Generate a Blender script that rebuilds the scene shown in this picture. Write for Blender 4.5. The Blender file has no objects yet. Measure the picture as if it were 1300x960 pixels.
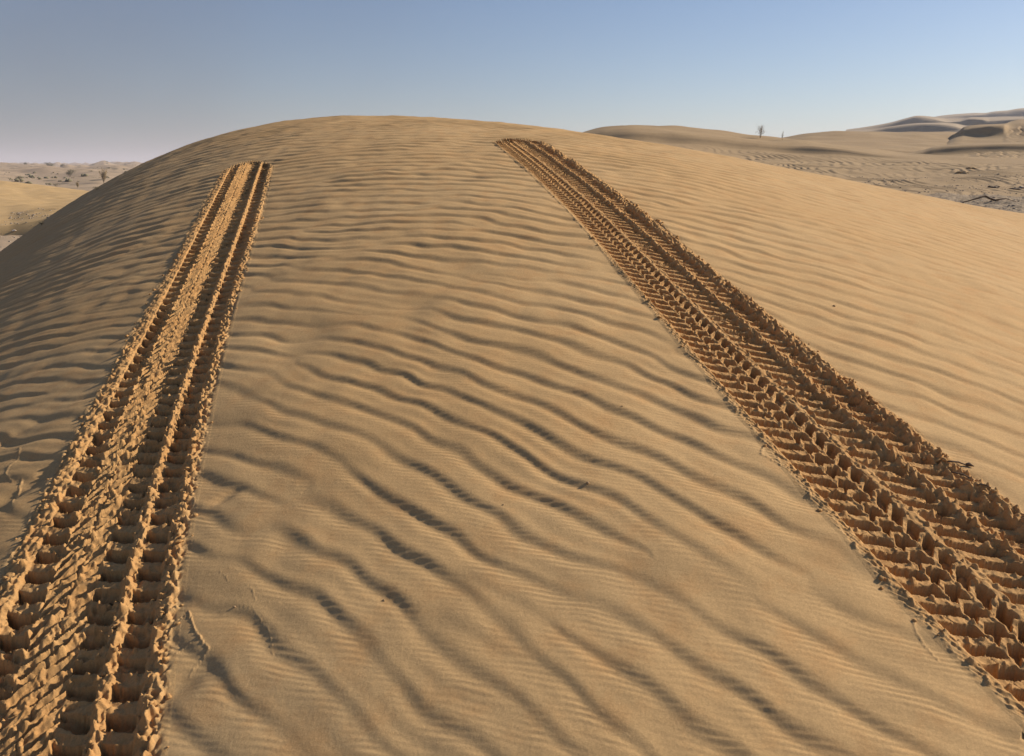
import bpy, math, random, bmesh
import numpy as np
from mathutils import Vector, Matrix
random.seed(4); RNG=np.random.default_rng(11)
QUAL=1.0
SC=bpy.context.scene
# ------------------------------------------------------------------ camera geometry (metres; eye at 4 m above datum)
F=1020.0; PX,PY=650.0,435.0; HOR=211.0; EYE=4.0
PITCH=math.atan((PY-HOR)/F); CP,SP=math.cos(PITCH),math.sin(PITCH)
def ray(px,py):
    px=np.asarray(px,float); py=np.asarray(py,float)
    cx=(px-PX)/F; cz=-(py-PY)/F
    y=CP+cz*SP; z=-SP+cz*CP
    return cx/y, z/y
SUN_AZ,SUN_EL=math.radians(70),math.radians(29)

# ------------------------------------------------------------------ small numeric tools
def sstep(a,b,x):
    t=np.clip((x-a)/(b-a),0,1); return t*t*(3-2*t)
def fft_noise(n,k0,k1,seed,slope=0.0):
    """periodic n x n band noise with cycles-per-tile between k0 and k1"""
    r=np.random.default_rng(seed)
    kx=np.fft.fftfreq(n,1/n)[:,None]; ky=np.fft.fftfreq(n,1/n)[None,:]
    k=np.hypot(kx,ky)+1e-9
    amp=np.where((k>=k0)&(k<=k1),k**slope,0.0)
    f=np.fft.ifft2(amp*np.exp(2j*np.pi*r.random((n,n)))*r.normal(1,.3,(n,n))).real
    return (f/f.std()).astype(np.float32)
def sample(T,u,v):
    """periodic bilinear look-up, u,v in tile units 0..1"""
    n=T.shape[0]
    u=np.mod(u,1.0)*n; v=np.mod(v,1.0)*n
    i=np.floor(u).astype(np.int64); j=np.floor(v).astype(np.int64)
    a=u-i; b=v-j; i%=n; j%=n; i1=(i+1)%n; j1=(j+1)%n
    return (T[i,j]*(1-a)+T[i1,j]*a)*(1-b)+(T[i,j1]*(1-a)+T[i1,j1]*a)*b
N_LOW=fft_noise(512,2,24,1,-1.2)      # soft clouds
N_FBM=fft_noise(1024,4,220,2,-1.5)    # fractal
N_LUMP=fft_noise(1024,40,150,3,-0.6)  # lumps ~ 1/90 tile
def noise(T,x,y,size,ox=0,oy=0): return sample(T,x/size+ox,y/size+oy)

# ripple envelope: a narrow-band random field, carrier removed, so crests fork and end as wind ripples do
def envelope(n,per,su,sv,seed):
    r=np.random.default_rng(seed)
    ku=np.fft.fftfreq(n,1/n)[:,None]/(n/per); kv=np.fft.fftfreq(n,1/n)[None,:]/(n/per)
    amp=np.exp(-0.5*((ku/su)**2+(kv/sv)**2))
    f=np.fft.ifft2(amp*(r.normal(size=(n,n))+1j*r.normal(size=(n,n))))
    return f/np.sqrt((np.abs(f)**2).mean())
def field(E,per,u,v):
    n=E.shape[0]; s=per/n
    return sample(E,u*s,v*s)
PER=6
E_BIG=envelope(1024,PER,.075,.11,21)
E_BIG2=envelope(1024,PER,.09,.10,25)
E_SML=envelope(1024,PER,.13,.07,22)
def wave(E,u,v,skew=.8,sharp=.95):
    """asymmetric sharp-crested ripple profile; u in wavelengths, steep side towards +u"""
    A=field(E,PER,u,v); P=2*np.pi*u+np.angle(A); m=np.abs(A)
    Q=P+skew*(np.sin(P-1.2)+.932)
    h=(0.5+0.5*np.cos(Q))**sharp
    return (h-.4)*np.clip(m*1.25,0,1.3)**.6

# ------------------------------------------------------------------ main dune, smooth form
C=np.array([[-19.4982,-18.5006,-17.2971,-15.8956,-14.318,-12.6017,-10.8088,-9.0339,-7.403,-6.0711,-5.1796,-4.7996],[-14.321,-13.2848,-12.1129,-10.8012,-9.364,-7.8521,-6.3582,-5.0342,-4.1029,-3.7541,-4.0521,-4.991],[-10.2223,-9.0893,-7.928,-6.7189,-5.4431,-4.1384,-2.9247,-2.0222,-1.7572,-2.2304,-3.3878,-5.1825],[-7.1975,-5.935,-4.7588,-3.6541,-2.5685,-1.483,-0.5277,-0.0603,-0.4051,-1.46,-3.1217,-5.3625],[-5.2235,-3.8573,-2.6544,-1.6281,-0.7602,0.0483,0.668,0.6769,-0.01,-1.2871,-3.1264,-5.5259],[-4.2592,-2.8634,-1.6815,-0.7232,-0.0607,0.3865,0.5116,0.353,-0.2592,-1.4723,-3.2835,-5.6742],[-4.2622,-2.8979,-1.8113,-1.0202,-0.4867,-0.0456,0.1219,-0.0797,-0.6755,-1.8003,-3.5111,-5.8081],[-5.1953,-3.8643,-2.798,-1.9681,-1.2806,-0.6827,-0.3218,-0.4,-0.9934,-2.0981,-3.7378,-5.9293],[-7.0269,-5.6017,-4.3502,-3.2356,-2.2126,-1.3184,-0.7195,-0.668,-1.2101,-2.2939,-3.9002,-6.0318],[-9.7149,-7.9474,-6.2839,-4.7174,-3.274,-2.0558,-1.2391,-1.0005,-1.3972,-2.4008,-3.9726,-6.0964],[-13.2098,-10.8022,-8.5266,-6.4049,-4.5075,-2.9551,-1.8881,-1.4169,-1.6035,-2.4587,-3.9634,-6.1019],[-17.4803,-14.1343,-11.0651,-8.3083,-5.9339,-4.0261,-2.6639,-1.916,-1.842,-2.4893,-3.8854,-6.0382]])
GX0,GX1,GY0,GY1=-10.,12.,-4.,18.; NX,NY=C.shape
HX=(GX1-GX0)/(NX-3); HY=(GY1-GY0)/(NY-3)
def bs(t): return (1-t)**3/6,(3*t**3-6*t**2+4)/6,(-3*t**3+3*t**2+3*t+1)/6,t**3/6
def Hs(x,y):
    x=np.asarray(x,float); y=np.asarray(y,float)
    u=np.clip((x-GX0)/HX,0,NX-3-1e-6); v=np.clip((y-GY0)/HY,0,NY-3-1e-6)
    i=u.astype(int); j=v.astype(int); bu=bs(u-i); bv=bs(v-j); r=0
    for a in range(4):
        for b in range(4): r=r+bu[a]*bv[b]*C[i+a,j+b]
    d=np.maximum(0,np.hypot(x,y-3)-9.5)
    back=np.maximum(0,-3-y)
    return r-0.035*d**2*np.where(y>14,1.,.6)-.1*back
# ripple phase: cubic in x,y fitted to the crest directions and spacings
RIP=[(-.51,3.49,-22,.125),(-.71,4.95,-24,.13),(-.23,2.62,-24,.108),(-.11,2.07,-35,.094),(-.08,1.6,-47,.092),(.08,1.42,-46,.093),(.19,1.56,-39,.089),
(-.18,1.86,-39,.096),(.38,1.71,-41,.088),(-.31,1.61,-44,.089),(-.24,1.42,-40,.1),(.23,1.22,-34,.098),(-.24,1.26,-41,.085),(-.43,1.4,-47,.084),
(-.67,1.77,-36,.09),(-.56,1.8,-37,.095),(1.12,2.52,-33,.117),(1.6,2.59,-20,.13),(1.14,2.19,-31,.109),(1.17,3.4,-14,.13),(-2.1,3.86,-8,.11),
(-2.37,5.28,-12,.115),(-2.3,5.7,-20,.12),(-3.2,5.3,-8,.12),(-2.5,4.1,-8,.11),(-1.41,2.66,-27,.095),(-1.47,2.38,-26,.1),(-1.9,2.95,-18,.11),
(-1.15,2.89,-27,.1),(-.6,2.39,-25,.105),(.16,3.29,-14,.129),(.24,2.42,-28,.117),(0,6,-16,.14),(2,6,-8,.15),(4,5,-8,.15),(-1.2,6.5,-20,.14),(3,2,-15,.12),(4,8,-8,.15),(-2,1,-30,.11),(2,.6,-28,.11),(0,.3,-42,.095),(-5,4,-5,.12),(0,9,-15,.14),(-4,8,-15,.12),(5.5,7.5,-8,.16),(3,4,-11,.14),(-4,2.5,-10,.11),(6,10,-8,.17),(5,3,-12,.15),(-3,.5,-22,.12),(3,0,-24,.12),(-.5,-1,-35,.1)]
PW=[(i,j) for i in range(7) for j in range(7) if 0<i+j<=6]
def _fit():
    A=[];B=[]
    for x,y,a,l in RIP:
        x/=4.;yy=(y-3)/4.; a=math.radians(a); t=(math.cos(a),math.sin(a)); n=(math.sin(a),-math.cos(a))   # n towards the viewer
        gx=[i*(x**(i-1) if i else 0)*yy**j/4 for i,j in PW]; gy=[j*x**i*(yy**(j-1) if j else 0)/4 for i,j in PW]
        g=np.array([gx,gy]); w=.1
        A.append((t[0]*g[0]+t[1]*g[1])*w*2); B.append(0.)
        A.append((n[0]*g[0]+n[1]*g[1])*w); B.append(w/l)
    A=np.array(A);B=np.array(B)
    R=np.diag([.0008*(i+j)**2 for i,j in PW])
    return np.linalg.solve(A.T@A+R.T@R,A.T@B)
PC=_fit()
def phase(x,y):
    X=np.clip(x,-6.5,6.5)/4; Y=(np.clip(y,-1.5,12)-3)/4; r=0
    for c,(i,j) in zip(PC,PW): r=r+c*X**i*Y**j
    return r*1.09
# polylines of thin crusts and insect trails: (pixels, height m, width m)
def unproj(px,py):
    """where the line of sight through a photo pixel meets the dune"""
    rx,rz=ray(px,py); ys=np.geomspace(.6,12,900); g=Hs(rx*ys,ys)-rz*ys
    k=int(np.argmax((g[:-1]<0)&(g[1:]>=0))); t=-g[k]/(g[k+1]-g[k]); y=ys[k]+t*(ys[k+1]-ys[k]); return rx*y,y
TRAILS=[([(240,776),(244,792),(249,806),(254,811),(259,819),(265,825)],.0045,.0032),([(239,781),(228,786),(217,794)],.003,.003),([(253,812),(240,818),(231,825),(224,830)],.003,.003),
 ([(265,826),(258,834),(248,843),(240,856)],.002,.003),
 ([(25,570),(24,582),(12,594),(7,605),(16,612)],.004,.0035),([(28,610),(24,622),(17,632),(16,641)],.006,.004),
 ([(280,727),(287,733),(289,738)],.0015,.002),([(314,745),(321,750),(324,763)],.0015,.002),([(303,771),(320,772),(328,782),(333,790),(340,797),(343,806),(346,830)],.0015,.0018),
 ([(1159,786),(1163,803),(1180,826),(1190,838)],.003,.004),([(970,566),(966,578),(978,584),(1001,598)],.004,.004)]
TR=[]
for P,h,w in TRAILS: TR.append((np.array([unproj(*p) for p in P]),h*.6,w*.62))
DENTS=[((2,638),.075,.028,-.018),((10,560),.07,.02,-.004),((56,603),.035,.03,-.012),((228,870),.05,.03,-.012),((216,765),.03,.045,-.006),((285,632),.035,.016,-.007),((360,690),.03,.05,-.004)]
DN=[(unproj(*p),a,b,h) for p,a,b,h in DENTS]
def micro(x,y,u):
    """fine wind ripples about 13 mm apart, in patches"""
    a=math.radians(-12); c,s=math.cos(a),math.sin(a)
    wob=.0035*noise(N_LOW,x,y,2.2)
    uu=(x*s-y*c+wob)/.0135; vv=(x*c+y*s)/.0135
    return wave(E_SML,uu,vv*.6,.5,1.0)
def relief(x,y):
    r=np.hypot(x,y)
    u=phase(x,y)+.09*noise(N_LOW,x,y,3.1,.3,.1)
    mic=micro(x,y,u)*sstep(4.2,2.0,r); u=u+.045*mic
    v=(x*.87-y*.5)/.115
    A=field(E_BIG,PER,u,v)
    loc=0.84+.16*np.tanh(1.2*noise(N_LOW,x,y,4.5,.6,.2))
    fade=1-.35*sstep(.7,1.6,x)-.2*sstep(1.2,2.2,x)*sstep(2.,3.2,y)
    left=sstep(-1.3,-2.3,x)
    amp=.0074*loc*fade*(1-.12*left)*(1+.3*sstep(3,7,r))
    big=wave(E_BIG,u,v)
    # a second, crossing train on the windward (left) flank and at the near foot
    u2=u*.93+v*.10+3.3; cross=wave(E_BIG2,u2,v*1.1+7); fine=wave(E_SML,u*1.9+v*.35,v*.8+3)
    h=amp*(big*.9+cross*(.22+.2*left)+fine*.30*left)
    near=sstep(2.6,1.1,r)
    lee=np.clip(.5+.5*np.sin(2*np.pi*u+np.angle(A)-.9),0,1)
    patch=sstep(-.6,.9,noise(N_LOW,x,y,1.3,.1,.7))
    h=h+.0009*mic*(.12+.88*lee)*(.3+.7*patch)
    h=h+.006*noise(N_LOW,x,y,7.,.2,.2)*sstep(.5,3,r)*.5+.0016*noise(N_LOW,x,y,2.4,.45,.9)
    h=h+.00018*noise(N_FBM,x,y,.9)
    m=r<4.5
    if m.any():
        xm=x[m];ym=y[m]; hm=np.zeros_like(xm)
        for P,hh,w in TR:
            bb=(xm>P[:,0].min()-.05)&(xm<P[:,0].max()+.05)&(ym>P[:,1].min()-.05)&(ym<P[:,1].max()+.05)
            if not bb.any(): continue
            xs=xm[bb];yy=ym[bb];d=np.full(xs.shape,9.)
            for a,b in zip(P[:-1],P[1:]):
                e=b-a; t=np.clip(((xs-a[0])*e[0]+(yy-a[1])*e[1])/(e@e),0,1)
                d=np.minimum(d,np.hypot(xs-a[0]-t*e[0],yy-a[1]-t*e[1]))
            d=d+.0008*noise(N_LUMP,xs,yy,.8)
            hm[bb]+=hh*np.exp(-(d/w)**2)*(.75+.35*noise(N_LUMP,xs,yy,.9))
        for (cx,cy),a,b,hh in DN:
            hm+=hh*np.exp(-(((xm-cx)*.8+(ym-cy)*.6)/a)**2-((-(xm-cx)*.6+(ym-cy)*.8)/b)**2)
        h[m]+=hm
    return h
def dune_z(x,y): return Hs(x,y)+relief(x,y)

# ------------------------------------------------------------------ wheel tracks: plan geometry
PL={'L':([0.002607,-0.036233,0.176175,-0.551024,-0.563075],[0.000328,-0.009849,0.077289,-0.441025,-0.178525]),
    'R':([0.00264,-0.037026,0.191547,-0.626915,1.329976],[0.002214,-0.041018,0.266706,-0.952914,2.124558])}
class Track:
    def __init__(s,k):
        s.k=k; l,r=[np.array(p) for p in PL[k]]
        s.y=np.linspace(-1.6,6.3,7000); yc=np.maximum(s.y,1.0)
        def ev(p): 
            d=np.polyval(np.polyder(p),1.0); return np.polyval(p,yc)+np.minimum(0,s.y-1.0)*d*.9
        a,b=ev(l),ev(r); s.x=(a+b)/2; dx=np.gradient(s.x,s.y); s.ty=1/np.hypot(1,dx); s.tx=dx*s.ty
        s.hw=np.clip((b-a)/2*s.ty,.165,.22)
        z=Hs(s.x,s.y); s.s=np.r_[0,np.cumsum(np.sqrt(np.diff(s.x)**2+np.diff(s.y)**2+np.diff(z)**2))]
        s.s-=np.interp(.6,s.y,s.s)
    def at(s,y,t):
        """world x,y of cross position t (metres of a 0.42 m wide track) at centre-line parameter y"""
        x=np.interp(y,s.y,s.x); tx=np.interp(y,s.y,s.tx); ty=np.interp(y,s.y,s.ty); o=t*np.interp(y,s.y,s.hw)/.21
        return x+ty*o, y-tx*o
    def inv(s,x,y):
        q=y.copy()
        for _ in range(4):
            xc=np.interp(q,s.y,s.x); tx=np.interp(q,s.y,s.tx); ty=np.interp(q,s.y,s.ty)
            q=np.clip(q+((x-xc)*tx+(y-q)*ty)*ty,-1.6,6.3)
        xc=np.interp(q,s.y,s.x); o=(x-xc)*ty-(y-q)*tx
        return q,o/np.interp(q,s.y,s.hw)*.21
    def yend(s,t): return (5.64-.75*t-5*t*t if s.k=='L' else 5.62+.1*t-2*t*t)
TK={k:Track(k) for k in 'LR'}
TM=.246   # half width of the track sheets
def hole(v,a,b,e): return sstep(a-e,a+e,v)*(1-sstep(b-e,b+e,v))
def tread(k,s,t):
    """height of the imprint above the undisturbed dune (m); s along, t across"""
    n1=noise(N_LUMP,s,t,1.9); n2=noise(N_LUMP,s,t,2.6,.4,.2); n3=noise(N_LUMP,s,t,1.05,.1,.6); nf=noise(N_FBM,s,t,.6,.3,.3); nl=noise(N_LOW,s,t,1.1,.2,.5)
    s0,t0=s,t; far=1-.6*sstep(2.,4.2,s+.9); n1=n1*far; n2=n2*far; n3=n3*far
    s=s+.0009*n1+.0004*n3+.002*nl; t=t+.0010*n2+.0004*n3
    if k=='R':
        prof=np.interp(t,[-.246,-.237,-.231,-.215,-.2065,-.200,-.165,-.131,-.125,-.108,-.084,-.06,-.035,-.02,.03,.062,.074,.086,.096,.106,.135,.163,.175,.193,.210,.226,.246],
                         [0,.0008,.0018,.0024,.0020,-.005,-.009,-.010,-.008,-.010,-.008,-.010,-.007,-.008,-.008,-.008,-.001,.005,-.001,-.007,-.008,-.006,.001,.007,.006,.000,0])
        pit=.0475
        f1=np.mod((s+.33*(t+.164))/pit,1); h1=hole(f1,.07,.60,.03)*hole(t+.006*(f1-.3),-.196,-.136,.0028)
        fa=np.mod((s+.75*np.abs(t+.112)-.25*(t+.108))/pit+.30,1); ha=hole(fa,.08,.73,.04)*hole(t+.0013*n2,-.126,-.091,.0026)
        fb=np.mod((s-.35*(t+.06)+.55*np.abs(t+.052))/pit+.78,1); hb=hole(fb,.08,.77,.04)*hole(t+.0013*n1,-.080,-.042,.0026)
        f2=np.mod((s+.5*(t-.02))/pit+.52,1); h2=hole(f2,.07,.60,.03)*hole(t+.004*(f2-.3),-.014+.006*np.sin(s*40),.072,.003)
        f3=np.mod((s+.45*(t-.13))/pit+.15,1); h3=hole(f3,.07,.56,.03)*hole(t,.104,.168,.003)
        wr=np.clip(1+.24*nl+.12*n2,.35,1.25); d=(.032*h1+.028*ha+.028*hb+.032*h2+.026*h3)*wr
        mk=sstep(.1,1.2,noise(N_LOW,s,t,1.5,.3,.8)); g2=hole(np.mod((s+.2*(t-.02))/pit+.05,1),.1,.4,.05)*hole(t,-.008,.06,.006); g3=hole(np.mod((s+.1*(t-.13))/pit+.65,1),.1,.4,.05)*hole(t,.108,.16,.006)
        d=d+mk*(.013*g2*(1-h2)+.012*g3*(1-h3))
        # small step left in the near corner of the inner slots
        d=d-.008*hole(t,-.021,.000,.001)*hole(f2,.05,.30,.02)*h2+.0030*np.tanh(n2*1.5)*(hole(t,-.044,-.016,.004)+hole(t,-.092,-.078,.003)+.6*hole(t,-.134,-.120,.003))
        bead=hole(t,-.231,-.205,.003)
        ph=np.mod((s+2.2*(t+.215))/.026+.25*nl,1)
        rope=bead*(.0026*ph**1.3*np.clip((1-ph)/.15,0,1)+.0004*n3-.0012)
        over=hole(t,-.239,-.222,.004)*np.clip(nl*.6+n2*.8-1.4,0,1.)*.002
        mid=-.003*hole(t,.07,.102,.006)*hole(f2,.0,.5,.12)+hole(t,.068,.104,.008)*(.0030*np.tanh(n1*1.3)+.0026*np.tanh(n2*1.4)+.0006*n3); out=hole(t,.166,.222,.012)*(.0028*np.tanh(1.3*n1)+.0034*np.tanh(1.4*n2)+.0007*n3+.003*nl)
        crack=-.0022*hole(np.abs(t+.172+.02*(f1-.8)-.006*np.floor(np.mod(s/pit,3))),-.1,.0011,.0006)*(1-h1)*hole(t,-.2,-.135,.002)
    else:
        prof=np.interp(t,[-.246,-.228,-.212,-.196,-.184,-.166,-.16,-.12,-.088,-.06,-.03,.0,.022,.035,.06,.088,.098,.108,.117,.127,.15,.175,.186,.198,.210,.222,.246],
                         [0,0,.001,.003,.003,-.001,-.006,-.009,-.001,-.001,.0015,-.002,-.005,-.009,-.010,-.008,-.001,.005,.0,-.008,-.010,-.009,.000,.005,.003,.000,0])
        pit=.0625
        f1=np.mod((s+.62*(t+.12))/pit+.2,1); h1=hole(f1,.07,.56,.028)*hole(t,-.160+.004*n2,-.086,.003)
        # centre: flaked diagonal ribs from a double pass
        q=(s-.75*t)/(pit*.62)+.14*nl+.02*n2; fc=np.mod(q,1); saw=np.where(fc<.72,fc/.72,(1-fc)/.28)
        q2=(s-.95*t)/(pit*.41)+.03*n1; fd=np.mod(q2,1)
        cz=hole(t,-.082,.028,.006)
        dc=cz*(.024*(1-saw)*(.9+.25*nl)+.003*fd)
        split=cz*np.exp(-((t+.028+.004*n1)/.004)**2)*.006
        f2=np.mod((s+.62*(t-.06))/pit+.62,1); h2=hole(f2,.07,.56,.028)*hole(t,.030,.090,.003)
        f3=np.mod((s+.5*(t-.15))/pit+.35,1); h3=hole(f3,.07,.57,.028)*hole(t,.122,.178,.003)
        wr=np.clip(1+.26*nl+.14*n2,.4,1.25); mk=sstep(-.5,.9,noise(N_LOW,s,t,1.7,.7,.2))
        g1=hole(np.mod((s+.95*(t+.12))/pit+.62,1),.1,.42,.05)*hole(t,-.150,-.080,.006); g2=hole(np.mod((s+.3*(t-.06))/pit+.10,1),.1,.40,.05)*hole(t,.036,.086,.005); g3=hole(np.mod((s+.9*(t-.15))/pit+.85,1),.1,.38,.05)*hole(t,.128,.172,.005)
        d=(.030*h1+.030*h2+.026*h3)*wr+dc+split+mk*(.013*g1*(1-h1)+.014*g2*(1-h2)+.012*g3*(1-h3))
        rope=hole(t,-.226,-.165,.008)*(.0009*n1+.0014*n2+.0016*nl+.0002*n3)
        over=hole(t,.182,.222,.005)*(.0028*np.tanh(1.3*n1)+.0028*np.tanh(1.3*n2)+.0007*n3)
        mid=-.0045*hole(t,.092,.122,.006)*hole(f2,.0,.5,.12)-.0035*hole(t,-.20,-.155,.01)*hole(f1,.0,.5,.12)-.003*hole(t,.178,.21,.006)*hole(f3,0,.5,.12)+hole(t,.095,.122,.006)*(.0026*np.tanh(1.3*n1)+.0026*np.tanh(1.3*n2)+.0007*n3); out=cz*.0004*n2; crack=0
    h=prof-d+rope+over+mid+out+crack
    ins=hole(t0,-.226,.226,.01)
    h=h+ins*(.00025*n3+.0005*nf+.0006*n1+.0008*n2)
    # crumbs lying in the holes
    h=h+ins*.006*np.clip(n2*.9+n1*.5-1.2,0,1)
    h=h*hole(t0,-.236,.236,.008)
    return h
def track_surface(k,y,t):
    T=TK[k]; X,Y=T.at(y,t); s=np.interp(y,T.y,T.s)
    base=Hs(X,Y); rel=relief(X,Y)
    ye=T.yend(t)+.02*noise(N_LUMP,t,y*.0,.8,.2,.3)-.02
    live=1-sstep(ye-.10,ye,y)
    sink=hole(t,-.222,.222,.012)*(1-sstep(ye-.05,ye+.01,y))
    h=tread(k,s,t)*(live**.7)
    return X,Y,base+rel*(1-sink*.85)+h+.0004-.0007*sstep(.237,.246,np.abs(t))

# ------------------------------------------------------------------ mesh making
def mesh_grid(name,X,Y,Z,wrap=False,normals=None,flip=False):
    n,m=X.shape; co=np.empty((n*m,3),np.float32)
    co[:,0]=X.ravel();co[:,1]=Y.ravel();co[:,2]=Z.ravel()+EYE
    idx=np.arange(n*m,dtype=np.int32).reshape(n,m)
    if wrap: idx=np.concatenate([idx,idx[:,:1]],1)
    a,b,c,d=idx[:-1,:-1],idx[:-1,1:],idx[1:,1:],idx[1:,:-1]
    q=np.stack([a,b,c,d] if not flip else [a,d,c,b],-1).reshape(-1,4)
    me=bpy.data.meshes.new(name)
    me.vertices.add(n*m); me.vertices.foreach_set('co',co.ravel())
    me.loops.add(q.size); me.loops.foreach_set('vertex_index',q.ravel())
    me.polygons.add(len(q)); me.polygons.foreach_set('loop_start',np.arange(0,q.size,4,dtype=np.int32))
    me.polygons.foreach_set('use_smooth',np.ones(len(q),bool))
    me.update(calc_edges=True)
    if normals is not None: me.normals_split_custom_set_from_vertices([tuple(v) for v in normals.reshape(-1,3)])
    return me
def link(name,me,mat,parent=None,**props):
    if me is not None and mat is not None: me.materials.append(mat)
    o=bpy.data.objects.new(name,me); SC.collection.objects.link(o)
    if parent: o.parent=parent
    for k,v in props.items(): o[k]=v
    return o
def empty(name,loc,**props):
    o=bpy.data.objects.new(name,None); SC.collection.objects.link(o); o.location=loc; o.empty_display_size=.1
    for k,v in props.items(): o[k]=v
    return o

# ------------------------------------------------------------------ materials
class NT:
    def __init__(s,m): s.m=m; m.use_nodes=True; s.t=m.node_tree; s.t.nodes.clear()
    def n(s,kind,**kw):
        d=s.t.nodes.new(kind)
        for k,v in kw.items():
            if k in ('operation','blend_type','data_type','noise_dimensions','feature','wave_type','bands_direction','sky_type','interpolation_type','clamp'): setattr(d,k,v)
            else: d.inputs[k.replace('_',' ')].default_value=v
        return d
    def l(s,a,b): s.t.links.new(a,b)
def sand_material(name,ca,cb,cc,bump=.5,grain=900.,patch=1.4,speck=.24,dark=None,rough=.95,rim=None):
    m=bpy.data.materials.new(name); T=NT(m)
    out=T.n('ShaderNodeOutputMaterial'); b=T.n('ShaderNodeBsdfPrincipled'); T.l(b.outputs[0],out.inputs[0])
    b.inputs['Roughness'].default_value=rough; b.inputs['Specular IOR Level'].default_value=.12
    tc=T.n('ShaderNodeTexCoord'); co=tc.outputs['Object']
    n1=T.n('ShaderNodeTexNoise',Scale=patch,Detail=5.,Roughness=.55); T.l(co,n1.inputs['Vector'])
    r1=T.n('ShaderNodeMapRange'); r1.inputs[1].default_value=.35; r1.inputs[2].default_value=.65; T.l(n1.outputs[0],r1.inputs[0])
    mx=T.n('ShaderNodeMix',data_type='RGBA'); mx.inputs[6].default_value=(*ca,1); mx.inputs[7].default_value=(*cb,1); T.l(r1.outputs[0],mx.inputs[0])
    n2=T.n('ShaderNodeTexNoise',Scale=patch*9,Detail=6.,Roughness=.65); T.l(co,n2.inputs['Vector'])
    r2=T.n('ShaderNodeMapRange'); r2.inputs[1].default_value=.48; r2.inputs[2].default_value=.72; T.l(n2.outputs[0],r2.inputs[0])
    mx2=T.n('ShaderNodeMix',data_type='RGBA'); mx2.inputs[7].default_value=(*cc,1); T.l(r2.outputs[0],mx2.inputs[0]); T.l(mx.outputs[2],mx2.inputs[6])
    g=T.n('ShaderNodeTexNoise',Scale=grain,Detail=2.,Roughness=.7); T.l(co,g.inputs['Vector'])
    g2=T.n('ShaderNodeTexNoise',Scale=grain*.22,Detail=3.,Roughness=.7); T.l(co,g2.inputs['Vector'])
    ad=T.n('ShaderNodeMath',operation='ADD'); T.l(g.outputs[0],ad.inputs[0]); T.l(g2.outputs[0],ad.inputs[1])
    rs=T.n('ShaderNodeMapRange'); rs.inputs[1].default_value=.6; rs.inputs[2].default_value=1.4; rs.inputs[3].default_value=1-speck; rs.inputs[4].default_value=1+speck; T.l(ad.outputs[0],rs.inputs[0])
    mu=T.n('ShaderNodeMix',data_type='RGBA',blend_type='MULTIPLY'); mu.inputs[0].default_value=1; base=mx2.outputs[2]
    if rim:
        at=T.n('ShaderNodeAttribute'); at.attribute_name='rim'; mr_=T.n('ShaderNodeMix',data_type='RGBA'); mr_.inputs[7].default_value=(*rim,1); T.l(at.outputs['Fac'],mr_.inputs[0]); T.l(base,mr_.inputs[6]); base=mr_.outputs[2]
    T.l(base,mu.inputs[6]); T.l(rs.outputs[0],mu.inputs[7])
    col=mu.outputs[2]
    if dark:   # scattered darker grit, (scale, threshold, colour)
        v=T.n('ShaderNodeTexVoronoi',Scale=dark[0]); T.l(co,v.inputs['Vector'])
        rr=T.n('ShaderNodeMapRange'); rr.inputs[1].default_value=dark[1]+.08; rr.inputs[2].default_value=dark[1]; T.l(v.outputs['Distance'],rr.inputs[0])
        n4=T.n('ShaderNodeTexNoise',Scale=dark[0]*.12,Detail=4.); T.l(co,n4.inputs['Vector'])
        r4=T.n('ShaderNodeMapRange'); r4.inputs[1].default_value=.42; r4.inputs[2].default_value=.6; T.l(n4.outputs[0],r4.inputs[0])
        ml=T.n('ShaderNodeMath',operation='MULTIPLY'); T.l(rr.outputs[0],ml.inputs[0]); T.l(r4.outputs[0],ml.inputs[1])
        md=T.n('ShaderNodeMix',data_type='RGBA'); md.inputs[7].default_value=(*dark[2],1); T.l(ml.outputs[0],md.inputs[0]); T.l(col,md.inputs[6]); col=md.outputs[2]
    T.l(col,b.inputs['Base Color'])
    bp=T.n('ShaderNodeBump',Strength=bump,Distance=.0012 if grain>300 else .02); T.l(ad.outputs[0],bp.inputs['Height']); T.l(bp.outputs[0],b.inputs['Normal'])
    return m
def plain(name,col,rough=.8,var=.3,scale=40):
    m=bpy.data.materials.new(name); T=NT(m); out=T.n('ShaderNodeOutputMaterial'); b=T.n('ShaderNodeBsdfPrincipled'); T.l(b.outputs[0],out.inputs[0])
    b.inputs['Roughness'].default_value=rough; b.inputs['Specular IOR Level'].default_value=.2
    tc=T.n('ShaderNodeTexCoord'); n=T.n('ShaderNodeTexNoise',Scale=float(scale),Detail=3.); T.l(tc.outputs['Object'],n.inputs['Vector'])
    mx=T.n('ShaderNodeMix',data_type='RGBA'); mx.inputs[6].default_value=(*[c*(1-var) for c in col],1); mx.inputs[7].default_value=(*[c*(1+var) for c in col],1)
    T.l(n.outputs[0],mx.inputs[0]); T.l(mx.outputs[2],b.inputs['Base Color']); return m
M_DUNE=sand_material('wind_blown_sand',(.485,.302,.133),(.505,.327,.153),(.485,.283,.12),patch=1.1)
M_TRACK=sand_material('pressed_sand',(.48,.26,.098),(.51,.295,.118),(.445,.235,.083),patch=5.,bump=.8,rim=(.49,.308,.138))
M_RIPD=sand_material('pale_brown_sand',(.36,.245,.13),(.39,.27,.145),(.33,.225,.12),patch=.3,grain=60,speck=.12,bump=.15)
M_GRAV=sand_material('gravel_sand',(.36,.265,.165),(.31,.235,.155),(.25,.19,.13),patch=.8,grain=40,speck=.3,bump=.6,dark=(9.,.25,(.12,.095,.075)))
M_GOLD=sand_material('golden_sand',(.47,.31,.14),(.50,.335,.16),(.45,.29,.13),patch=.12,grain=25,speck=.06,bump=.1)
M_FAR=sand_material('far_sand',(.37,.28,.18),(.42,.32,.21),(.33,.25,.17),patch=.02,grain=3,speck=.1,bump=.0)
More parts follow.
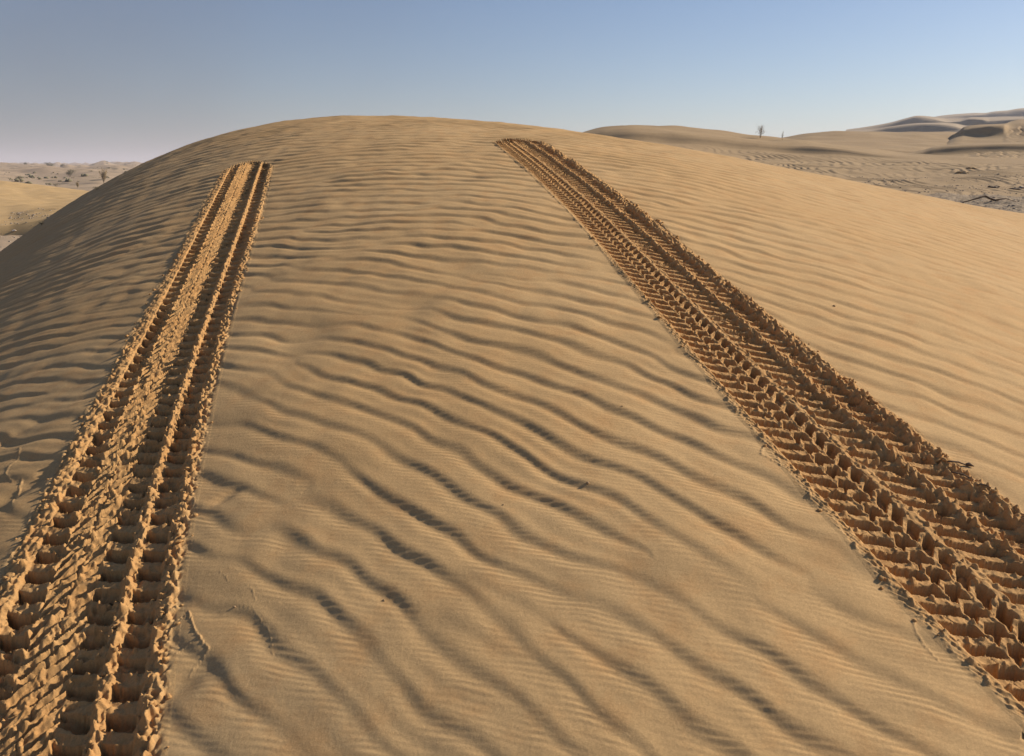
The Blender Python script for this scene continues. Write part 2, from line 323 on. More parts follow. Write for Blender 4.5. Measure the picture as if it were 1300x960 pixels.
M_PLAIN=sand_material('desert_sand',(.36,.26,.17),(.42,.31,.20),(.30,.22,.15),patch=.03,grain=3,speck=.12,bump=.0,dark=(.25,.22,(.16,.13,.09)))
M_TWIG=plain('dry_wood',(.13,.085,.05))
M_STONE=plain('stone',(.30,.24,.18))
M_CLOD=plain('sand_clod',(.36,.235,.12))
M_PALE=plain('pale_stone',(.55,.48,.40))
M_SHRUB=plain('dry_shrub_leaf',(.19,.165,.10),var=.4)
M_BARK=plain('pale_bark',(.22,.17,.12))
M_TUFT=plain('straw_grass',(.34,.25,.13),var=.3)

# ------------------------------------------------------------------ foreground dune
def build_dune():
    th=[np.linspace(-36,36,int(1320*QUAL))]
    th=np.r_[th[0],np.linspace(36,324,150)[1:-1]]
    r=np.r_[np.linspace(.02,.8,60)[:-1],np.geomspace(.8,9.3,int(1150*QUAL)),np.geomspace(9.3,24,120)[1:]]
    R,TH=np.meshgrid(r,np.radians(th),indexing='ij')
    X=R*np.sin(TH);Y=R*np.cos(TH); Z=Hs(X,Y)+relief(X,Y)
    for k,T in TK.items():
        m=(Y>-1.7)&(Y<6)&(np.abs(X-np.interp(Y,T.y,T.x))<.6)
        q,t=T.inv(X[m],Y[m]); z=Z[m]
        low=(np.abs(t)<.234)&(q<T.yend(t)-.01)&(q>-1.45)
        z[low]-=.07; Z[m]=z
    me=mesh_grid('foreground_dune',X,Y,Z,wrap=True,flip=False)
    link('foreground_dune',me,M_DUNE,kind='structure',label='large rippled sand dune in the foreground carrying the two wheel tracks')
build_dune()

# ------------------------------------------------------------------ the two tracks
CUTS={'R':[(-.246,-.201,'edge_ridge','thin braided ridge of pushed-up sand'),(-.201,.067,'tread_imprint','deep slots and zigzag blocks of the tread'),(.067,.1035,'middle_ridge',None),(.1035,.172,'tread_imprint','single shallow row of slots from a second wheel'),(.172,.246,'edge_ridge','broad crumbly outer ridge of clods')],
      'L':[(-.246,-.163,'edge_ridge','rounded bright ridge on the outer side'),(-.163,.0935,'tread_imprint','slots with flaked diagonal ribs between them'),(.0935,.1205,'middle_ridge',None),(.1205,.180,'tread_imprint','single row of square slots beside the ridge'),(.180,.246,'edge_ridge','crumbled low ridge facing the middle of the dune')]}
ROOT={}
def ico():
    b=bmesh.new(); bmesh.ops.create_icosphere(b,subdivisions=2,radius=1); v=np.array([p.co[:] for p in b.verts]); f=np.array([[q.index for q in p.verts] for p in b.faces]); b.free(); return v,f
ICO=ico()
def lumps(name,centres,sizes,mat,seed=1,flat=.7):
    r=np.random.default_rng(seed); V,Fc=ICO; vs=[];fs=[];o=0
    for c,s in zip(centres,sizes):
        d=V*(1+.22*np.sin(V@r.normal(0,3.2,3)+r.random()*6)[:,None]+.12*np.sin(V@r.normal(0,6,3)+r.random()*6)[:,None])
        q=np.linalg.qr(r.normal(size=(3,3)))[0]; d=(d*r.uniform(.65,1.25,3))@q; d[:,2]*=flat
        vs.append(d*s+np.array(c)); fs.append(Fc+o); o+=len(V)
    vs=np.concatenate(vs);fs=np.concatenate(fs); vs[:,2]+=EYE
    me=bpy.data.meshes.new(name); me.from_pydata(vs.tolist(),[],fs.tolist()); me.polygons.foreach_set('use_smooth',np.ones(len(fs),bool)); me.update(); return me
def build_track(k):
    T=TK[k]
    y=np.r_[np.arange(-1.5,.8,.006),np.geomspace(.8,5.7,int(1250*QUAL))]
    t=np.linspace(-TM,TM,int(330*QUAL)|1)
    for a,b,_,_ in CUTS[k]:   # make the cuts fall on columns
        i=np.abs(t-b).argmin(); t[i]=b
    Yg,Tg=np.meshgrid(y,t,indexing='ij')
    Yg=Yg+(T.yend(Tg)+.012-y[-1])*sstep(3.6,y[-1],Yg)
    X,Y,Z=track_surface(k,Yg,Tg)
    P=np.stack([X,Y,Z],-1); du=np.gradient(P,axis=0); dv=np.gradient(P,axis=1); N=np.cross(dv,du); N/=np.linalg.norm(N,axis=-1,keepdims=True); N*=np.sign(N[...,2:3])
    bx,by=T.at(np.array([1.5]),np.array([0.]))
    bz=float(Hs(bx,by)[0])+EYE
    root=empty('tyre_track',(float(bx[0]),float(by[0]),bz),category='tyre track',group='tyre tracks climbing the dune',
        label='left tyre track with flaked diagonal ribs, ending below the crest of the dune' if k=='L' else 'right tyre track with zigzag tread blocks and a thin braided ridge along it')
    ROOT[k]=root; off=Vector(root.location)
    for a,b,nm,lab in CUTS[k]:
        i0=np.abs(t-a).argmin(); i1=np.abs(t-b).argmin(); sl=slice(i0,i1+1)
        me=mesh_grid(nm,X[:,sl]-off.x,Y[:,sl]-off.y,Z[:,sl]-off.z,flip=False,normals=N[:,sl])
        rim=np.maximum(sstep(.205,.238,np.abs(Tg[:,sl])+.006*noise(N_LUMP,X[:,sl],Y[:,sl],1.2)),sstep(-.12,.0,Yg[:,sl]-T.yend(Tg[:,sl])))
        at=me.attributes.new('rim','FLOAT','POINT'); at.data.foreach_set('value',rim.astype(np.float32).ravel())
        o=link(nm,me,M_TRACK,parent=root)
        if lab: o['label']=lab
    # loose crumbs along the ridges
    r=np.random.default_rng(5 if k=='L' else 6); cs=[];sz=[]
    bands=[(-.232,.006,25),(.085,.010,170),(.196,.014,280),(.228,.008,50),(-.05,.04,50)] if k=='R' else [(-.205,.014,90),(.108,.007,70),(.200,.011,170),(-.03,.03,20),(-.236,.008,40),(.232,.006,30)]
    for c,w,n in bands:
        yy=.75+(4.0-.75)*r.random(n)**1.5; tt=c+w*r.normal(size=n)
        x_,y_,z_=track_surface(k,yy,np.clip(tt,-.25,.25)); s_=(.0016+.0042*r.random(n)**2.2)*(1+.15*yy)
        for p,q,zz,ss in zip(x_,y_,z_,s_): cs.append((p-off.x,q-off.y,zz-off.z+ss*.25)); sz.append(ss)
    me=lumps('crumbled_sand',cs,sz,M_TRACK,seed=3); link('crumbled_sand',me,M_TRACK,parent=root,kind='stuff')
build_track('L'); build_track('R')

# ------------------------------------------------------------------ lofted land beyond the crest
def pchip1(xk,yk,x):
    xk=np.asarray(xk,float); h=np.diff(xk); d=np.diff(yk,axis=0)/h[:,None]
    m=np.zeros_like(yk)
    w=(d[:-1]*d[1:]>0); m[1:-1]=np.where(w,2*d[:-1]*d[1:]/(d[:-1]+d[1:]+1e-12),0); m[0]=d[0]; m[-1]=d[-1]
    i=np.clip(np.searchsorted(xk,x)-1,0,len(h)-1); t=((x-xk[i])/h[i])[:,None]; H_=h[i][:,None]
    return (1+2*t)*(1-t)**2*yk[i]+t*(1-t)**2*H_*m[i]+t*t*(3-2*t)*yk[i+1]+t*t*(t-1)*H_*m[i+1]
def loft(name,px,rows,mat,nu=500,nv=260,disp=None,below=-3.2,**props):
    """rows: list of (depth or per-column depths, picture rows per column); a skirt closes front and back"""
    px=np.array(px,float); D=[];Zk=[]
    for d,rw in rows:
        d=np.broadcast_to(np.asarray(d,float),px.shape); rw=np.asarray(rw,float); _,rz=ray(px,rw); D.append(d); Zk.append(rz*d)
    D=np.array(D);Zk=np.array(Zk)
    D=np.vstack([D[0]*.97,D,D[-1]*1.06,D[-1]*1.35]); Zk=np.vstack([Zk[0]-.8 if below is not None else Zk[0],Zk,Zk[-1]-.02*D[-2],np.full(px.shape,below if below is not None else 0.)])
    u=np.linspace(px[0],px[-1],nu)
    Du=pchip1(px,D.T,u).T; Zu=pchip1(px,Zk.T,u).T
    vk=np.arange(D.shape[0],dtype=float); seg=np.array([2]+[max(3,int(nv/(len(rows)-1)))]*(len(rows)-1)+[8,8])
    v=np.concatenate([np.linspace(a,a+1,n,endpoint=False) for a,n in zip(vk[:-1],seg)]+[[vk[-1]]])
    # depth by chord, height by monotone curve over row index
    Dg=pchip1(vk,Du,v); Zg=pchip1(vk,Zu,v)
    rx,_=ray(np.broadcast_to(u,Dg.shape),211+0*Dg)
    X=rx*Dg; Y=Dg; Z=Zg
    if disp is not None: Z=Z+disp(X,Y,np.broadcast_to(u,X.shape),np.broadcast_to(v[:,None],X.shape))
    me=mesh_grid(name,X,Y,Z)
    return link(name,me,mat,kind='structure',**props),(X,Y,Z)
def rip(E,X,Y,lam,ang,amp,elong=1.):
    a=math.radians(ang); u=(X*math.sin(a)-Y*math.cos(a)+.35*lam*noise(N_LOW,X,Y,lam*40))/lam; v=(X*math.cos(a)+Y*math.sin(a))/lam*elong
    return amp*wave(E,u,v,.7,1.0)

# gravel flat to the right
def g_disp(X,Y,U,V): return .02*noise(N_LOW,X,Y,9.)+.012*noise(N_FBM,X,Y,6.)
PXG=[1000,1080,1160,1240,1320,1420,1560]
og,GR=loft('gravel_flat',PXG,[(9.5,[300,300,298,297,296,296,296]),(13,[272,272,270,269,268,268,268]),(18,[254,254,252.5,252,252,252,252]),(25,[240,241,241,241,241,241,241]),(30,[236,236,236,236,236,236,236])],M_GRAV,nu=500,nv=320,disp=g_disp,label='dark gravelly flat between the dunes on the right')
# rippled dune on the right
def a_disp(X,Y,U,V):
    w=sstep(1.0,1.6,V)*(1-sstep(2.6,3.0,V))*sstep(800,900,U)
    return (lambda a:.020*(lambda p:np.sin(p+.45*np.sin(p)))(2*np.pi*(2.5*X-.27*Y+.7*noise(N_LOW,X,Y,30.)))*(.6+.4*noise(N_LOW,X,Y,12.,.3,.3).clip(-1,1)))(math.radians(-74))*w+.03*noise(N_LOW,X,Y,40.)*sstep(1.2,2,V)+rip(E_BIG2,X,Y,.16,20,.006)*(1-sstep(3.0,3.4,V))*sstep(1160,1260,U)
PXA=[690,745,770,800,850,900,950,1000,1050,1100,1150,1200,1300,1420]
loft('rippled_dune',PXA,[
 ([19]*14,[262,262,262,262,262,260,258,256,254,254,255,256,256,256]),
 ([27,27,27,27,27,27,27,26.5,26,25.5,25,24.5,24,24],[236,222,219,216,217,219,221,222,224,226,228,229,229,228]),
 ([40,40,39.5,39,38.5,38,37.5,37,36,35,34,33,32,31],[205,182,178,176,180,185,189,192.5,196,199.5,202,204,206,207]),
 ([41.5,41.3,40.7,40,39.4,38.9,38.3,37.7,36.6,35.5,34.5,33.6,32.6,31.6],[196,173,168.5,167,171,176,181,184.5,189,194,200,202.6,205,206]),
 ([47,47,47,47,47,46,45,44,43,41,39,37,35,34],[188,168,162.8,160.2,160.8,164.6,170.5,176,183,189,195,198,202,204])],
 M_RIPD,nu=900,nv=460,disp=a_disp,label='broad rippled dune rising behind the foreground crest with a dark lip across it')
# smooth ridge behind it
def b_disp(X,Y,U,V): return .05*noise(N_LOW,X,Y,60.)
loft('sand_ridge',[930,985,1005,1030,1060,1100,1108,1120,1160,1200,1240,1300,1420],[
 ([50]*13,[196,194,193,192,192,192,192,192,193,195,197,198,198]),
 ([62]*13,[186,183,181,180,180,180,180,180,180.5,182,183,184,184]),
 ([78,77,76,75,74,73,73,73,72.5,72,70,68,66],[184,177.5,174.5,171,168.6,168.2,168.7,169.4,170.2,171,175,180,180]),
 ([86]*13,[184,177,173.6,170,167.8,167.8,168,168.4,168.8,169.5,173,176,178])],M_RIPD,nu=400,nv=160,disp=b_disp,label='smooth sand ridge running behind the rippled dune')
# near-right hummock with a dark front lip and curved ripples
def e_disp(X,Y,U,V): return rip(E_BIG2,X,Y,.45,62,.05,.5)*(1-sstep(1.8,2.1,V))*sstep(1215,1240,U)+.02*noise(N_LOW,X,Y,40.)
loft('sand_hummock',[1120,1150,1170,1185,1210,1240,1270,1300,1420],[
 ([33]*9,[214,214,214,214,214,214,214,214,214]),
 ([41.5,41.2,41,40.8,40.4,40,39.5,39,37],[202,201,200,198,196,194,193,193,194]),
 ([42.6,42.3,42,41.8,41.3,40.8,40.2,39.7,37.6],[197,195,192,188,185.5,184,183.5,183.5,184]),
 ([52]*9,[200,196,192,187.6,185,183,182,181.5,181])],M_RIPD,nu=420,nv=240,disp=e_disp,label='low sand hummock with curved ripples below its lip')
# ridge with a dark slip face
def f_disp(X,Y,U,V): return rip(E_BIG,X,Y,.7,60,.07,.6)*sstep(1265,1285,U)*(1-sstep(2.8,3.1,V))+.04*noise(N_LOW,X,Y,60.)
loft('slip_face_dune',[1190,1212,1218,1226,1240,1255,1268,1275,1290,1320,1420],[
 ([56]*11,[190]*11),
 ([66,65.5,65,64.5,63.5,62.5,62,61.8,61,60,58],[184,172.5,171,171.2,171.5,172,172,172,174,174,174]),
 ([67,67,66.2,65.7,64.7,63.7,63.4,64.2,65,64,60],[183,169,163.6,161.8,160.4,159.6,159.4,162,160,158,157]),
 ([72]*5+[72]*6,[182,168,162.6,160.4,159.4,158.8,158.2,154.4,151.8,151.4,151])],M_RIPD,nu=420,nv=200,disp=f_disp,label='brown dune with a dark steep slip face under its crest')
# three far dunes with shaded slip faces
def c_disp(X,Y,U,V): return .15*noise(N_LOW,X,Y,300.)
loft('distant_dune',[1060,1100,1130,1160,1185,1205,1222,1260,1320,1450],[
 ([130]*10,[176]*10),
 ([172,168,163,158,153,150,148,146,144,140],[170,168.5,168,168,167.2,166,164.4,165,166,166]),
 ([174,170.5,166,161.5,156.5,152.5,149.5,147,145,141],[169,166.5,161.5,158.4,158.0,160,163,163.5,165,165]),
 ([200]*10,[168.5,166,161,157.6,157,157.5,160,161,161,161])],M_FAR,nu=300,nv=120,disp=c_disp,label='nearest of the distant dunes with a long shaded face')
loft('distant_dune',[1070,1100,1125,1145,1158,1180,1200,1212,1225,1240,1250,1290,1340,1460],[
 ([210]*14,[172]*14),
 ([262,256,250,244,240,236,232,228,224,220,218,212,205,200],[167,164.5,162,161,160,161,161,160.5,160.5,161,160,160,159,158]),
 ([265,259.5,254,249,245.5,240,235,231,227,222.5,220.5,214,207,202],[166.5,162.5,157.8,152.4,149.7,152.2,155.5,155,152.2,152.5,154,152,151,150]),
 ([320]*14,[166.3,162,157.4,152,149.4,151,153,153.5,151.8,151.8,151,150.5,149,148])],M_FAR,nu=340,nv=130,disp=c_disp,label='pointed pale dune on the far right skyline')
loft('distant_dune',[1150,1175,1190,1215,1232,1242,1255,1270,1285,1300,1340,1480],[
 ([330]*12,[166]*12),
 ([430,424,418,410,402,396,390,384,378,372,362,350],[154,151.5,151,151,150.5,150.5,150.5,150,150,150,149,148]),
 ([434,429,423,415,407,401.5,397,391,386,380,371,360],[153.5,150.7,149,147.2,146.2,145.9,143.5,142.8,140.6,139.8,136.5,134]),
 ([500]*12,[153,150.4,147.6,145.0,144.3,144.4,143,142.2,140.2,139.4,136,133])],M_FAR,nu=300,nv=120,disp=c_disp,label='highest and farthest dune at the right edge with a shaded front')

# golden dune to the left and its gravel foot
def l_disp(X,Y,U,V): return .02*noise(N_LOW,X,Y,20.)+rip(E_BIG2,X,Y,.8,35,.05,.6)*np.exp(-((U-62)/26.)**2)*sstep(1.2,1.7,V)*(1-sstep(2.2,2.8,V))
loft('golden_dune',[-260,-140,-60,0,30,60,90,120,160],[
 ([27]*9,[289,289,289,288,283,278,272,268,266]),
 ([33]*9,[272,273,273,272,268,264.5,262,259,258]),
 ([41]*9,[250,251,252,254,256,258,257,256,255]),
 ([50]*9,[238,240,242,244,247,248,249,249,250]),
 ([64]*9,[219,222,226,229.3,233,236.5,240,243.5,246])],M_GOLD,nu=300,nv=260,disp=l_disp,label='smooth golden dune on the left beyond the foreground slope')
# desert plain out to the horizon
def hum(x,y):
    r=np.hypot(x,y); a=sstep(55,140,r)
    n=noise(N_LOW,x,y,330.)+.6*np.abs(noise(N_LOW,x,y,170.,.3,.1))
    hill=sstep(500,1700,r)*(1-sstep(5000,8000,r))
    h=a*(.45+.9*sstep(100,500,r))*n*.9+hill*(2.0*noise(N_LOW,x,y,2600.,.1,.4)+3.0)
    return -2.2+h+.02*noise(N_LOW,x,y,9.)*(1-a)
rr=np.r_[0.5,np.linspace(4,60,60),np.geomspace(62,9000,420)]; ths=np.r_[np.linspace(-48,48,700),np.linspace(48,312,200)[1:-1]]
R_,T_=np.meshgrid(rr,np.radians(ths),indexing='ij'); X=R_*np.sin(T_);Y=R_*np.cos(T_)
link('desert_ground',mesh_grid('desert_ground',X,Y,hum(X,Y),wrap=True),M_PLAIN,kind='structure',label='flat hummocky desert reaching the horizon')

# ------------------------------------------------------------------ placing things on what is there
bpy.context.view_layer.update(); DG=bpy.context.evaluated_depsgraph_get()
def hit(px,py):
    rx,rz=ray(px,py); d=Vector((float(rx),1.,float(rz))).normalized()
    ok,loc,nor,_,_,_=SC.ray_cast(DG,Vector((0,0,EYE)),d)
    return (loc,nor) if ok else (Vector((float(rx)*200,200,0)),Vector((0,0,1)))
def tube(path,rad,sides=6):
    P=[Vector(p) for p in path]; vs=[];fs=[]
    for i,p in enumerate(P):
        t=(P[min(i+1,len(P)-1)]-P[max(i-1,0)]).normalized(); a=t.cross(Vector((.3,.2,1))).normalized(); b=t.cross(a)
        for k in range(sides):
            an=2*math.pi*k/sides; vs.append(p+(a*math.cos(an)+b*math.sin(an))*rad[i])
    for i in range(len(P)-1):
        for k in range(sides):
            fs.append((i*sides+k,i*sides+(k+1)%sides,(i+1)*sides+(k+1)%sides,(i+1)*sides+k))
    fs.append(tuple(range(sides))[::-1]); fs.append(tuple((len(P)-1)*sides+k for k in range(sides)))
    return vs,fs
def mesh_of(name,parts,smooth=True):
    vs=[];fs=[]
    for v,f in parts:
        o=len(vs); vs+=[tuple(q) for q in v]; fs+=[tuple(i+o for i in g) for g in f]
    me=bpy.data.meshes.new(name); me.from_pydata(vs,[],fs); me.polygons.foreach_set('use_smooth',[smooth]*len(fs)); me.update(); return me
def shrub(name,cat,label,px,py,hpx,wpx,leaf,mat,seed,leafy=1.0,stems=9,group=None,loc=None):
    r=random.Random(seed); p=loc or hit(px,py)[0]; dist=p.y; H=hpx/F*dist; W=wpx/F*dist
    props=dict(category=cat,label=label)
    if group: props['group']=group
    root=empty(name,tuple(p),**props)
    br=[];tips=[]
    for i in range(stems):
        a=r.uniform(0,2*math.pi); l=r.uniform(.55,1.); sp=W/2*r.uniform(.25,1.)
        pts=[Vector((0,0,-.04*H))]; 
        for k in range(1,6):
            q=k/5; pts.append(Vector((math.cos(a)*sp*q**1.3+r.gauss(0,.03)*W*q,math.sin(a)*sp*q**1.3+r.gauss(0,.03)*W*q,H*l*q)))
        rad=[H*.012*(1-q/6.) for q in range(6)]; br.append(tube(pts,rad,5)); tips+=pts[2:]
        for k in (2,3,4):
            for _ in range(3):
                b=pts[k]; e=b+Vector((r.gauss(0,.16)*W,r.gauss(0,.16)*W,H*r.uniform(.08,.25))); br.append(tube([b,(b+e)/2+Vector((0,0,.02*H)),e],[H*.006,H*.005,H*.003],4)); tips.append(e)
    link('branches',mesh_of('branches',br),M_BARK,parent=root)
    if leafy>0:
        vs=[];fs=[]
        for b in tips:
            for _ in range(int(14*leafy)):
                c=b+Vector((r.gauss(0,.07)*W,r.gauss(0,.07)*W,r.gauss(0,.06)*H)); c.z=max(c.z,.01*H)
                d=Vector((r.gauss(0,1),r.gauss(0,1),r.gauss(0.3,1))).normalized()*leaf*H; e=d.cross(Vector((r.gauss(0,1),r.gauss(0,1),r.gauss(0,1)))).normalized()*leaf*H*.35
                o=len(vs); vs+=[c-d,c+e,c+d,c-e]; fs.append((o,o+1,o+2,o+3))
        link('foliage',mesh_of('foliage',[(vs,fs)],False),mat,parent=root)
    return root
shrub('bare_bush','bush','leafless twiggy bush on the crest of the rippled dune against the sky',965,175.5,15,11,.035,M_TUFT,1,leafy=.22,stems=8)
shrub('dry_sapling','sapling','tiny bare sapling on the skyline to the right of the leafless bush',993,178,10,4,.04,M_TUFT,2,leafy=.22,stems=3)
SG='shrubs dotted over the hazy desert'
for i,(px,py,h,w,nm,cat,lab,lf,mt) in enumerate([
 (132,233,17,10,'feathery_shrub','shrub','tall feathery pale shrub close behind the left slope of the dune',.6,M_TUFT),
 (89,225,9,11,'desert_shrub','shrub','dark rounded shrub standing alone in the middle of the hazy plain',1.3,M_SHRUB),
 (99,239,8,4,'grass_tussock','tussock','upright straw-coloured tussock on the edge of the golden dune',1.2,M_TUFT),
 (24,230,6,7,'desert_shrub','shrub','small dark shrub just above the golden dune crest at the far left',1.3,M_SHRUB),
 (71,237,4,13,'desert_shrub','shrub','low flat dark shrub on the golden dune crest left of the tussock',1.3,M_SHRUB),
 (122,241,4,12,'desert_shrub','shrub','low dark shrub touching the edge of the foreground slope',1.3,M_SHRUB),
 (53,286,5,7,'desert_shrub','shrub','small greenish shrub at the foot of the golden dune beside the dark slope',1.2,M_SHRUB)]):
    shrub(nm,cat,lab,px,py,h,w,.035,mt,20+i,leafy=lf,group=SG)
for i,(px,h,w,lab) in enumerate([(24,6,4,'leftmost tree on the hazy left horizon'),(33,6,4,'small tree second from the left on the hazy horizon'),(63,7,10,'widest dark tree on the hazy left horizon'),(80,7,6,'round dark tree rightmost of the pair at the middle of the hazy horizon'),(155,6,10,'faint tree where the horizon meets the dune slope')]):
    rx,_=ray(px,213); d=420.; x=float(rx)*d; z=float(hum(np.array([x]),np.array([d]))[0])
    py=212; h2=h+max(0,(EYE-4-z)/d*F-4)*.4
    shrub('acacia_tree','tree',lab,px,212,h2,w,.05,M_SHRUB,50+i,leafy=1.6,stems=6,group='trees on the hazy horizon',loc=Vector((x,d,z+EYE)))

# dead branch on the gravel flat
def on(px,py,up=0.): p,_=hit(px,py); return p+Vector((0,0,up))
pts=[(1222,257,.0),(1232,254.5,.03),(1242,251.5,.06),(1250,248.5,.10),(1256,251.5,.07),(1263,254,.05),(1275,256,.04),(1288,257.5,.03),(1302,259,.03),(1318,260,.02),(1336,262,0)]
bd=on(1255,257).y
P3=[]
for px,py,u in pts:
    rx,_=ray(px,py); d=bd+.15*math.sin(px*.07); zg=hit(px,259)[0].z; rz=float(ray(px,py)[1]); P3.append(Vector((float(rx)*d,d,EYE+rz*d)))
b0=P3[0].copy(); root=empty('dead_branch',tuple(b0),category='branch',label='long dark dead branch arching over the gravel at the right edge')
link('stem',mesh_of('stem',[tube([p-b0 for p in P3],[.008,.012,.016,.022,.026,.026,.026,.028,.028,.026,.02],8)]),M_TWIG,parent=root)
link('side_twig',mesh_of('side_twig',[tube([P3[5]-b0,P3[5]-b0+Vector((.15,-.1,.03)),P3[5]-b0+Vector((.32,-.16,-.02))],[.012,.009,.004],6)]),M_TWIG,parent=root)

# twigs by the right track
def twig(label,a,b,rad,knob=False,bend=.004):
    A=on(*a,rad*1.1); B=on(*b,rad*1.1); M=(A+B)/2+Vector((0,0,bend)); o=A.copy()
    pr=[tube([A-o,(A+M)/2-o,M-o,(M+B)/2-o,B-o],[rad,rad*1.1,rad,rad*.9,rad*.7],7)]
    t=link('twig',mesh_of('twig',pr),M_TWIG,category='twig',label=label,group='twigs beside the right track'); t.location=o
    if knob:
        k=link('bud',mesh_of('bud',[tube([B-o+Vector((-.006,0,.003)),B-o+Vector((.002,.001,.003)),B-o+Vector((.012,-.004,.0))],[.003,.0052,.001],7)]),M_TWIG,parent=t)
twig('thin twig with a dark knob at its end beside the right track',(1203,587),(1229,592.5),.0022,True)
twig('short curved twig lying lowest beside the right track',(1240,616.5),(1258,620),.0016)
twig('twig lying between the knobbed twig and the short curved twig',(1207,600),(1236,610),.0016)
for i,(px,py,s,lab) in enumerate([(639,641,.0028,'tiny stone between ripples in the middle of the dune'),(487,763,.003,'tiny stone low on the dune right of the left track'),(746,614,.005,'small sand clod on a ripple crest left of the right track'),(1059,389,.006,'small dimpled clod on the smooth slope right of the right track'),(298,771,.003,'tiny stone beside the curved hairline trail'),(790,516,.0022,'tiny stone high on the ripples near the right track')]):
    p=on(px,py,s*.3); me=lumps('pebble',[(0,0,0)],[s*.8],M_CLOD,seed=60+i); me.transform(Matrix.Translation((0,0,-EYE))); o=link('pebble',me,M_CLOD,category='pebble',label=lab,group='tiny stones on the foreground dune'); o.location=p
# mounds on the rippled dune and rocks
def mound(name,cat,lab,px,py,w,h,mat,seed,group=None):
    p,_=hit(px,py); q_=random.Random(seed); me=lumps(name,[(0,0,0)]+[(q_.uniform(-.8,.8),q_.uniform(-.8,.8),q_.uniform(-.1,.35)) for _ in range(7)],[.75]+[q_.uniform(.25,.5) for _ in range(7)],mat,seed=seed); me.transform(Matrix.Diagonal((w/2,w/2,h,1))@Matrix.Translation((0,0,-EYE)))
    kw=dict(category=cat,label=lab)
    if group: kw['group']=group
    o=link(name,me,mat,**kw); o.location=p; return o
mound('sand_mound','mound','larger brown mound on the right slope with a dark shaded side',1223,221,.42,.17,M_RIPD,3,'mounds on the right slope')
mound('sand_mound','mound','smaller dark mound just above the larger one on the right slope',1232,214,.34,.12,M_RIPD,4,'mounds on the right slope')
mound('rock','rock','dark low rock on the gravel above the dead branch',1262,238.5,.30,.09,M_TWIG,5,'rocks on the gravel flat')
mound('rock','rock','reddish rock at the right edge of the photo above the gravel flat',1297,239,.22,.08,M_STONE,6,'rocks on the gravel flat')
mound('rock','rock','long dark rock beside the reddish rock near the right edge',1289,240.5,.32,.06,M_TWIG,7,'rocks on the gravel flat')
mound('pale_rock','rock','white rock on the gravel below the golden dune',18,293,.15,.06,M_PALE,8)
# loose gravel
def scatter(name,n,region,zf,smin,smax,mat,seed,lab):
    r=np.random.default_rng(seed); x0,x1,y0,y1=region; cs=[];sz=[]
    while len(cs)<n:
        x=r.uniform(x0,x1);y=r.uniform(y0,y1)
        if noise(N_LOW,np.array([x]),np.array([y]),7.)[0]+r.normal(0,.6)<-.2: continue
        ok,l,_,_,_,_=SC.ray_cast(DG,Vector((x,y,30)),Vector((0,0,-1)))
        if not ok: continue
        s=smin+(smax-smin)*r.random()**3.5; cs.append((x,y,l.z-EYE+s*.1)); sz.append(s)
    link(name,lumps(name,cs,sz,mat,seed=seed,flat=.6),mat,kind='stuff',label=lab)
scatter('gravel',3800,(5.,17,10.5,26),None,.005,.030,M_STONE,71,'loose dark gravel scattered over the flat on the right')
scatter('gravel',1500,(-24,-11,20,34),None,.012,.06,M_STONE,72,'loose gravel at the foot of the golden dune on the left')

r=np.random.default_rng(91); cs=[];sz=[]
for _ in range(800):
    d=115*math.exp(r.random()*1.9); a=math.radians(r.uniform(-42,-20)); x=d*math.sin(a); y=d*math.cos(a)
    z=float(hum(np.array([x]),np.array([y]))[0]); h=.14+.5*r.random()**3
    for q in range(3): cs.append((x+r.normal()*h*.6,y+r.normal()*h*.6,z+h*.3)); sz.append(h*r.uniform(.35,.75))
link('scrub',lumps('scrub',cs,sz,M_SHRUB,seed=92,flat=.75),M_SHRUB,kind='stuff',label='low grey scrub speckling the hazy plain on the left')
# ------------------------------------------------------------------ haze
me=bpy.data.meshes.new('haze'); b=bmesh.new(); bmesh.ops.create_cube(b,size=1.0)
for v in b.verts: v.co=Vector((v.co.x*20000,v.co.y*20000,-6 if v.co.z<0 else 70))
b.to_mesh(me); b.free()
mh=bpy.data.materials.new('air'); T=NT(mh); out=T.n('ShaderNodeOutputMaterial'); pv=T.n('ShaderNodeVolumePrincipled'); pv.inputs['Color'].default_value=(.86,.86,.94,1); pv.inputs['Density'].default_value=.0004; pv.inputs['Anisotropy'].default_value=.2
T.l(pv.outputs[0],out.inputs['Volume'])
HAZE=link('haze',me,mh,kind='stuff',label='pale dusty haze low over the desert'); HAZE.display_type='WIRE'

# ------------------------------------------------------------------ sky, sun, camera
w=bpy.data.worlds.new('World'); SC.world=w; w.use_nodes=True; nt=w.node_tree; nt.nodes.clear()
class WT(NT):
    def __init__(s): s.t=nt
T=WT(); out=T.n('ShaderNodeOutputWorld'); bg=T.n('ShaderNodeBackground'); T.l(bg.outputs[0],out.inputs[0]); bg.inputs[1].default_value=.064
sky=T.n('ShaderNodeTexSky',sky_type='NISHITA'); sky.sun_disc=False; sky.sun_elevation=SUN_EL; sky.sun_rotation=SUN_AZ; sky.air_density=1.0; sky.dust_density=.6; sky.ozone_density=1.0; sky.altitude=300
tc=T.n('ShaderNodeTexCoord'); sp=T.n('ShaderNodeSeparateXYZ'); T.l(tc.outputs['Generated'],sp.inputs[0])
mr=T.n('ShaderNodeMapRange',interpolation_type='SMOOTHSTEP'); mr.inputs[1].default_value=.25; mr.inputs[2].default_value=-.6; T.l(sp.outputs[0],mr.inputs[0])
mz=T.n('ShaderNodeMapRange',interpolation_type='SMOOTHSTEP'); mz.inputs[1].default_value=.42; mz.inputs[2].default_value=.0; T.l(sp.outputs[2],mz.inputs[0])
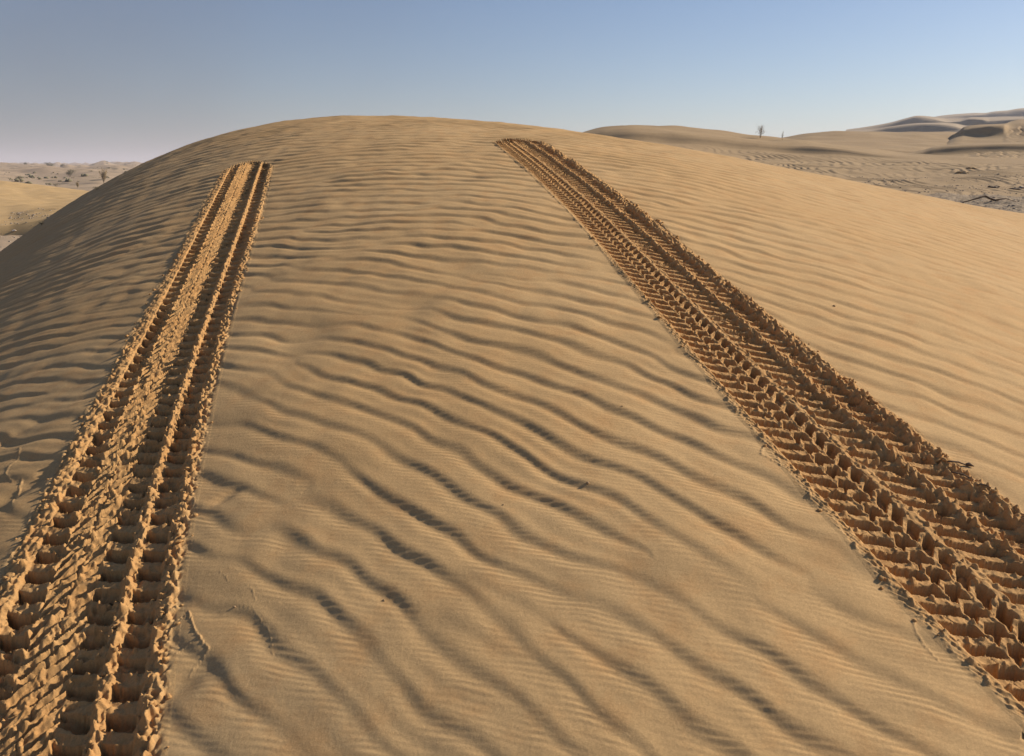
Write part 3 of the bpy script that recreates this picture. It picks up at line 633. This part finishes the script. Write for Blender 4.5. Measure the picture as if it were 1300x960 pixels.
nz=T.n('ShaderNodeTexNoise',Scale=2.2,Detail=3.); T.l(tc.outputs['Generated'],nz.inputs['Vector'])
nr=T.n('ShaderNodeMapRange'); nr.inputs[1].default_value=.3; nr.inputs[2].default_value=.7; nr.inputs[3].default_value=.5; nr.inputs[4].default_value=1.2; T.l(nz.outputs[0],nr.inputs[0])
m1=T.n('ShaderNodeMath',operation='MULTIPLY'); T.l(mr.outputs[0],m1.inputs[0]); T.l(mz.outputs[0],m1.inputs[1])
m2=T.n('ShaderNodeMath',operation='MULTIPLY'); T.l(m1.outputs[0],m2.inputs[0]); T.l(nr.outputs[0],m2.inputs[1])
m3=T.n('ShaderNodeMath',operation='MULTIPLY'); m3.inputs[1].default_value=.75; T.l(m2.outputs[0],m3.inputs[0])
mx=T.n('ShaderNodeMix',data_type='RGBA'); mx.inputs[7].default_value=(1.8,1.92,2.4,1); T.l(m3.outputs[0],mx.inputs[0]); tn=T.n('ShaderNodeMix',data_type='RGBA',blend_type='MULTIPLY'); tn.inputs[0].default_value=1.; tn.inputs[7].default_value=(.97,1.07,1.27,1); T.l(sky.outputs[0],tn.inputs[6]); T.l(tn.outputs[2],mx.inputs[6]); T.l(mx.outputs[2],bg.inputs[0])
L=bpy.data.lights.new('sun','SUN'); L.energy=5.0; L.angle=math.radians(.5); L.color=(1,.90,.76)
lo=bpy.data.objects.new('sun',L); SC.collection.objects.link(lo)
sd=Vector((math.sin(SUN_AZ)*math.cos(SUN_EL),math.cos(SUN_AZ)*math.cos(SUN_EL),math.sin(SUN_EL))); lo.rotation_euler=sd.to_track_quat('Z','Y').to_euler(); lo.location=sd*60
cam=bpy.data.cameras.new('camera'); cam.sensor_width=36; cam.lens=36*F/1300; cam.shift_y=-45/1300; cam.clip_start=.05; cam.clip_end=30000
co=bpy.data.objects.new('camera',cam); SC.collection.objects.link(co); co.location=(0,0,EYE); co.rotation_euler=(math.pi/2-PITCH,0,0); SC.camera=co
vs=SC.view_settings; vs.view_transform='Standard'; vs.look='None'; vs.gamma=1; vs.exposure=0.27
SC.cycles.volume_bounces=1
